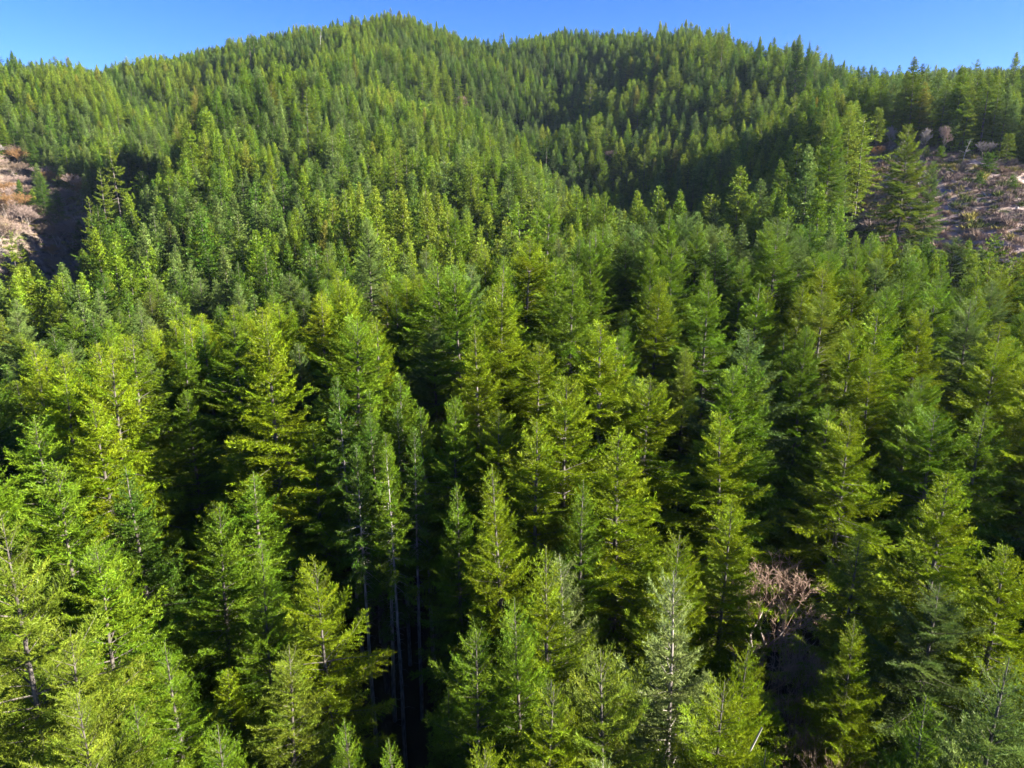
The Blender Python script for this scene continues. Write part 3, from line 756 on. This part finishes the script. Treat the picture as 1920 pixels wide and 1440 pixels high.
while len(gp) < 115 and tries < 9000:
    tries += 1
    d = ray(rng.uniform(-140, 170), 400); r = rng.uniform(325, 525); k = r / math.hypot(d[0], d[1]); x, y = d[0] * k, d[1] * k
    if not in_grove(np.array([x]), np.array([y]))[0]: continue
    if any((x - a) ** 2 + (y - b) ** 2 < 4.6 ** 2 for a, b in gp): continue
    gp.append((x, y))
gi_ = []
for n_, (x, y) in enumerate(gp):
    u_ = rng.random()
    col, cw = (PINK, 'pinkish grey') if u_ < .55 else ((TAN, 'tan') if u_ < .78 else ((RUST, 'rusty orange') if u_ < .92 else (PALE, 'pale grey')))
    h = rng.uniform(8, 14)
    ax1, ay1, ad1 = project(np.array([x, y, gzat(x, y) + h * .6]))
    gi_.append((n_, float(ax1), float(ay1), col * rng.uniform(.85, 1.15), cw, h))
rows = {}
for it in gi_:
    if it[1] > -25: rows.setdefault(int(it[2] // 25), []).append(it)
ROWN = sorted(rows)
for ri, rk in enumerate(ROWN):
    vis_ = [q for q in sorted(rows[rk], key=lambda q: q[1]) if q[1] > -25]
    for ci, (n_, ax1, ay1, col, cw, h) in enumerate(vis_):
        lab = '%s leafless grove tree, %s from the left in the %s row' % (cw, NTH[min(ci, 19)], NTH[min(ri, 19)])
        place_bare(BARE_FAR[n_ % 3], gp[n_][0], gp[n_][1], h, 1.35, col, lab, 'leafless grove in the west draw')

# ------------------------------------------------------------------ dead trees
def snag(name, seed, H, limbs=8, wood_mat=None):
    g = np.random.default_rng(seed); w = Wood(); br = Wood()
    z = np.linspace(-.3, H, 7); ax = np.stack([np.cumsum(g.normal(0, .05, 7)), np.cumsum(g.normal(0, .05, 7)), z], 1)
    w.tube(ax, np.linspace(.012 * H + .06, .05, 7), 6)
    for _ in range(limbs):
        zz = g.uniform(.35, .97) * H; a = g.uniform(0, 6.28); L = g.uniform(.06, .2) * H * (1.2 - zz / H) + .4
        b = np.array([np.interp(zz, z, ax[:, 0]), np.interp(zz, z, ax[:, 1]), zz]); hd = np.array([math.cos(a), math.sin(a), g.uniform(-.1, .9)])
        br.tube([b, b + hd * L * .5, b + hd * L + [0, 0, g.normal(.1, .2) * L]], [.05, .035, .012], 4)
        for _k in range(2):
            q = b + hd * L * g.uniform(.4, .9); d = unit(hd + g.normal(0, .7, 3)); br.tube([q, q + d * L * .25, q + d * L * .45], [.02, .015, .006], 3)
    return dict(trunk=w.mesh(name + '_trunk', wood_mat or M_GREY), limbs=br.mesh(name + '_limbs', wood_mat or M_GREY), H=H)
SNAGS = [(165, 1150, 50, 8, 4, 'grey forked dead snag in the deep shade near the left edge'), (595, 58, 640, 26, 8, 'tall dead spire standing pale just below the summit ridge'),
         (1812, 258, 286, 9, 14, 'leaning white dead tree at the upper edge of the felled ground'), (1063, 1300, 33.5, 12, 20, 'broken dead top with splayed grey limbs at the bottom edge'),
         (1566, 185, 305, 14, 2, 'bare grey dead stem beside the golden yellow fir')]
for n_, (px, py, r, H, lean, lab) in enumerate(SNAGS):
    p = at(px, py, r); kd = snag('snag', 300 + n_, H, 10 + n_ % 3 * 4, M_BARK if n_ == 0 else None)
    g0 = gzat(p[0], p[1]); hgt = max(p[2] - g0, H * .6)
    e = bpy.data.objects.new('dead_snag', None); C.objects.link(e)
    e.location = (p[0], p[1], g0 - .2); e.scale = (1, 1, hgt / H); e.rotation_euler = (0, math.radians(lean), 0)
    e['label'] = lab; e['category'] = 'dead tree'; e['group'] = 'dead snags'
    for part in ('trunk', 'limbs'):
        o = bpy.data.objects.new(part, kd[part]); C.objects.link(o); o.parent = e

# ------------------------------------------------------------------ the felled ground: young firs, logs, brush and slash
def clear_pt(px, py):
    """point of the ground under a pixel: march along the line of sight"""
    for r in np.arange(170, 330, 1.0):
        p = at(px, py, r)
        if gzat(p[0], p[1]) >= p[2]: return p
    return at(px, py, 280)
for px, py, hpx, k, wf, c, lab in [(1850, 326, 27, 0, 1.0, DRK, 'round dark young fir, the largest bush on the felled ground'), (1835, 352, 21, 0, .85, DRK, 'small dark young fir casting a shadow on the felled ground'),
        (1896, 357, 19, 0, 1.0, DRK * 1.2, 'low dark young fir near the right edge of the felled ground'), (1604, 243, 26, 1, .8, OLV, 'slim yellowish young fir at the narrow end of the felled ground'),
        (1642, 262, 42, 1, .8, OLV, 'taller olive young fir at the narrow end of the felled ground'), (1660, 270, 30, 1, .9, GRN, 'green young fir by the white slash pile'),
        (1783, 285, 40, 0, .7, GRY, 'broad grey-green young fir behind the felled ground'), (1884, 305, 36, 1, .9, OLV, 'olive young fir at the upper edge of the felled ground, towards the right edge'),
        (1812, 290, 20, 0, .9, DRK, 'squat dark young fir under the leaning white snag'), (1762, 300, 18, 0, .9, GRN, 'squat green young fir right of the two big firs')]:
    p = clear_pt(px, py); d = math.hypot(p[0], p[1])
    h = max(1.5, hpx / FPX * d * 1.15)
    place_tree(YOUNG[k], dict(x=p[0], y=p[1], z=p[2], h=h, wf=(h / 5) ** .4 * wf, rot=rng.uniform(0, 6)), 'young_fir', lab, 'young tree', 'young firs on the felled ground', c)
g = np.random.default_rng(77)
def log_mesh(L, r):
    w = Wood(); n_ = 6
    x = np.linspace(-L / 2, L / 2, n_)
    P = np.stack([x, np.cumsum(g.normal(0, .04, n_)), np.cumsum(g.normal(0, .02, n_)) + r * .6], 1)
    w.tube(P, np.linspace(r, r * .65, n_), 7)
    for s_ in (0, -1):
        w.tube([P[s_], P[s_] + [(.01 if s_ else -.01), 0, 0]], [r * (.65 if s_ else 1), .001], 7)
    for _ in range(3):
        q = P[g.integers(1, n_ - 1)]; w.tube([q, q + [g.normal(0, .3), g.normal(0, .4), .5]], [r * .25, .02], 4)
    return w.mesh('log', M_GREY)
LOGM = [log_mesh(L, r) for L, r in [(7, .26), (5, .2), (9, .3), (4, .22)]]
LOGS = [(1905, 372, 20, 'bright'), (1890, 378, -35, 'thin'), (1897, 405, 10, 'thick'), (1675, 284, 5, 'white'), (1668, 287, 60, 'short white'), (1680, 288, -30, 'pale'), (1786, 322, 80, 'short grey'), (1760, 335, 15, 'grey'),
        (1745, 352, -20, 'thin grey'), (1812, 345, 40, 'silver'), (1830, 375, -10, 'pale grey'), (1862, 365, 25, 'long grey'), (1780, 365, 55, 'weathered'), (1850, 392, -40, 'long pale'), (1800, 388, 5, 'short pale'), (1650, 300, 30, 'thin white'),
        (1722, 345, 70, 'leaning pale'), (1872, 345, -15, 'bleached'), (1840, 360, 75, 'short bleached'), (1908, 392, 50, 'broken pale')]
for n_, (px, py, a, look) in enumerate(LOGS):
    p = clear_pt(px, py); o = bpy.data.objects.new('log', LOGM[n_ % 4]); C.objects.link(o)
    e_ = 1.0; c_, s_ = math.cos(math.radians(a)), math.sin(math.radians(a))
    dz_ = (gzat(p[0] + c_ * e_, p[1] + s_ * e_) - gzat(p[0] - c_ * e_, p[1] - s_ * e_)) / 2
    o.location = (p[0], p[1], p[2]); o.rotation_euler = (0, -math.atan(dz_), math.radians(a))
    near_ = min([(abs(px - a1) + abs(py - b1), n1) for a1, b1, n1 in [(1675, 285, 'in the slash pile at the narrow end of the felled ground'), (1850, 326, 'below the largest young fir on the felled ground'), (1720, 345, 'under the two big firs on the felled ground'), (1900, 390, 'at the right-hand end of the felled ground'), (1800, 370, 'in the middle of the felled ground')]])[1]
    o['label'] = look + ' log lying ' + near_; o['category'] = 'log'; o['group'] = 'logs left on the felled ground'
# slash: sticks and chunks that nobody could count
lo = np.array(CLEARING).min(0); hi = np.array(CLEARING).max(0)
q = g.uniform(lo, hi, (26000, 2)); q = q[in_clearing(q[:, 0], q[:, 1])][:9000]
dens = np.sin(q[:, 0] / 7 + 2 * np.sin(q[:, 1] / 9)) + np.sin(q[:, 1] / 6 + np.sin(q[:, 0] / 5)); q = q[dens + g.normal(0, .8, len(dens)) > -.1]
zq = height(q[:, 0], q[:, 1]); m = len(q)
P0 = np.stack([q[:, 0], q[:, 1], zq + .05], 1); a = g.uniform(0, 6.28, m)
D = unit(np.stack([np.cos(a), np.sin(a), g.normal(.12, .22, m)], 1)); L_ = g.uniform(.4, 2.6, m)[:, None]; Wd = unit(np.cross(D, g.normal(0, 1, (m, 3)))); Ud = np.cross(Wd, D); w_ = g.uniform(.03, .10, m)[:, None]
V = np.stack([P0 - Wd * w_, P0 + Wd * w_, P0 + Ud * w_ * 1.6, P0 + D * L_], 1).reshape(-1, 3)
b4 = np.arange(m)[:, None] * 4
F = np.concatenate([b4 + [0, 1, 3], b4 + [1, 2, 3], b4 + [2, 0, 3]])
sl = bpy.data.objects.new('slash', mesh_from('slash', V, F, M_GREY)); C.objects.link(sl); sl['kind'] = 'stuff'; sl['label'] = 'bleached sticks and slash strewn over the felled ground'
def brush(name, seed, n_=130, r=1.0, h=.9):
    gg = np.random.default_rng(seed)
    P = gg.normal(0, .42, (n_, 3)) * [r, r, 0]; P[:, 2] = gg.uniform(0, h * .5, n_)
    D = unit(np.stack([P[:, 0] + gg.normal(0, .3, n_), P[:, 1] + gg.normal(0, .3, n_), gg.uniform(.4, 1.2, n_)], 1)); Wd = unit(np.cross(D, gg.normal(0, 1, (n_, 3))))
    V = np.stack([P - Wd * .05, P + Wd * .05, P + D * gg.uniform(.4, .8, n_)[:, None] * h], 1).reshape(-1, 3)
    w = Wood(); w.tube([[0, 0, -.1], [0, 0, .1], [0.02, 0, .3]], [.05, .04, .02], 4)
    return dict(crown=mesh_from(name, V, np.arange(len(V)).reshape(-1, 3), M_TWIG), trunk=w.mesh(name + '_stem', M_ALDER), H=1.0)
BRUSH = [brush('brush', 400 + i, 130, [1, 1.4, .8][i], [.9, .7, 1.2][i]) for i in range(3)]
for kd in BRUSH:
    for part in ('crown', 'trunk'): kd['src_' + part] = bpy.data.objects.new('source_' + part, kd[part])
bi_ = []
q = g.uniform(lo, hi, (30000, 2)); q = q[in_clearing(q[:, 0], q[:, 1])][:4200]
q2 = g.uniform(np.array(GROVE).min(0), np.array(GROVE).max(0), (9000, 2)); q2 = q2[in_grove(q2[:, 0], q2[:, 1])][:2600]
for x, y in np.concatenate([q, q2]):
    u_ = g.random(); v = np.sin(x / 8 + np.sin(y / 6)) + g.normal(0, .6)
    col = (TAN * 1.35 if v > .3 else (np.array([.22, .19, .05]) if v > 0 else (np.array([.10, .12, .03]) if v > -.6 else np.array([.19, .14, .12]))))
    bi_.append(dict(x=x, y=y, z=0.1, h=g.uniform(.4, 1.6) * (1 + .8 * (g.random() < .12)), wf=g.uniform(.7, 1.4), rot=g.uniform(0, 6), kk=int(u_ * 3), col=col * g.uniform(.7, 1.2)))
zb = height(np.array([b['x'] for b in bi_]), np.array([b['y'] for b in bi_]))
for b, z in zip(bi_, zb): b['z'] = float(z) + .15
scatter('brush', bi_, BRUSH, 'low tawny and green brush over the felled ground and the leafless grove')

# ------------------------------------------------------------------ air
HZ = (-6050, 6050, -5900, 6200, -150.0, float(max(mz_.max(), max(t['z'] + t['h'] for t in trees)) + 12))
hv = [(x, y, z) for x in HZ[:2] for y in HZ[2:4] for z in HZ[4:]]
hm = bpy.data.meshes.new('haze'); hm.from_pydata(hv, [], [(0, 1, 3, 2), (4, 6, 7, 5), (0, 4, 5, 1), (2, 3, 7, 6), (0, 2, 6, 4), (1, 5, 7, 3)])
mh_, Nh, Lh = mat('haze')
oh = Nh.new('ShaderNodeOutputMaterial'); pv = Nh.new('ShaderNodeVolumePrincipled')
pv.inputs['Color'].default_value = (0.62, 0.78, 1.0, 1); pv.inputs['Density'].default_value = 0.000035; pv.inputs['Anisotropy'].default_value = 0.2
Lh.new(pv.outputs[0], oh.inputs['Volume'])
hm.materials.append(mh_)
ho = bpy.data.objects.new('haze', hm); C.objects.link(ho); ho['kind'] = 'stuff'; ho['label'] = 'thin blue haze in the air over the forest'
print('scripted', round(time.time() - T0, 1))
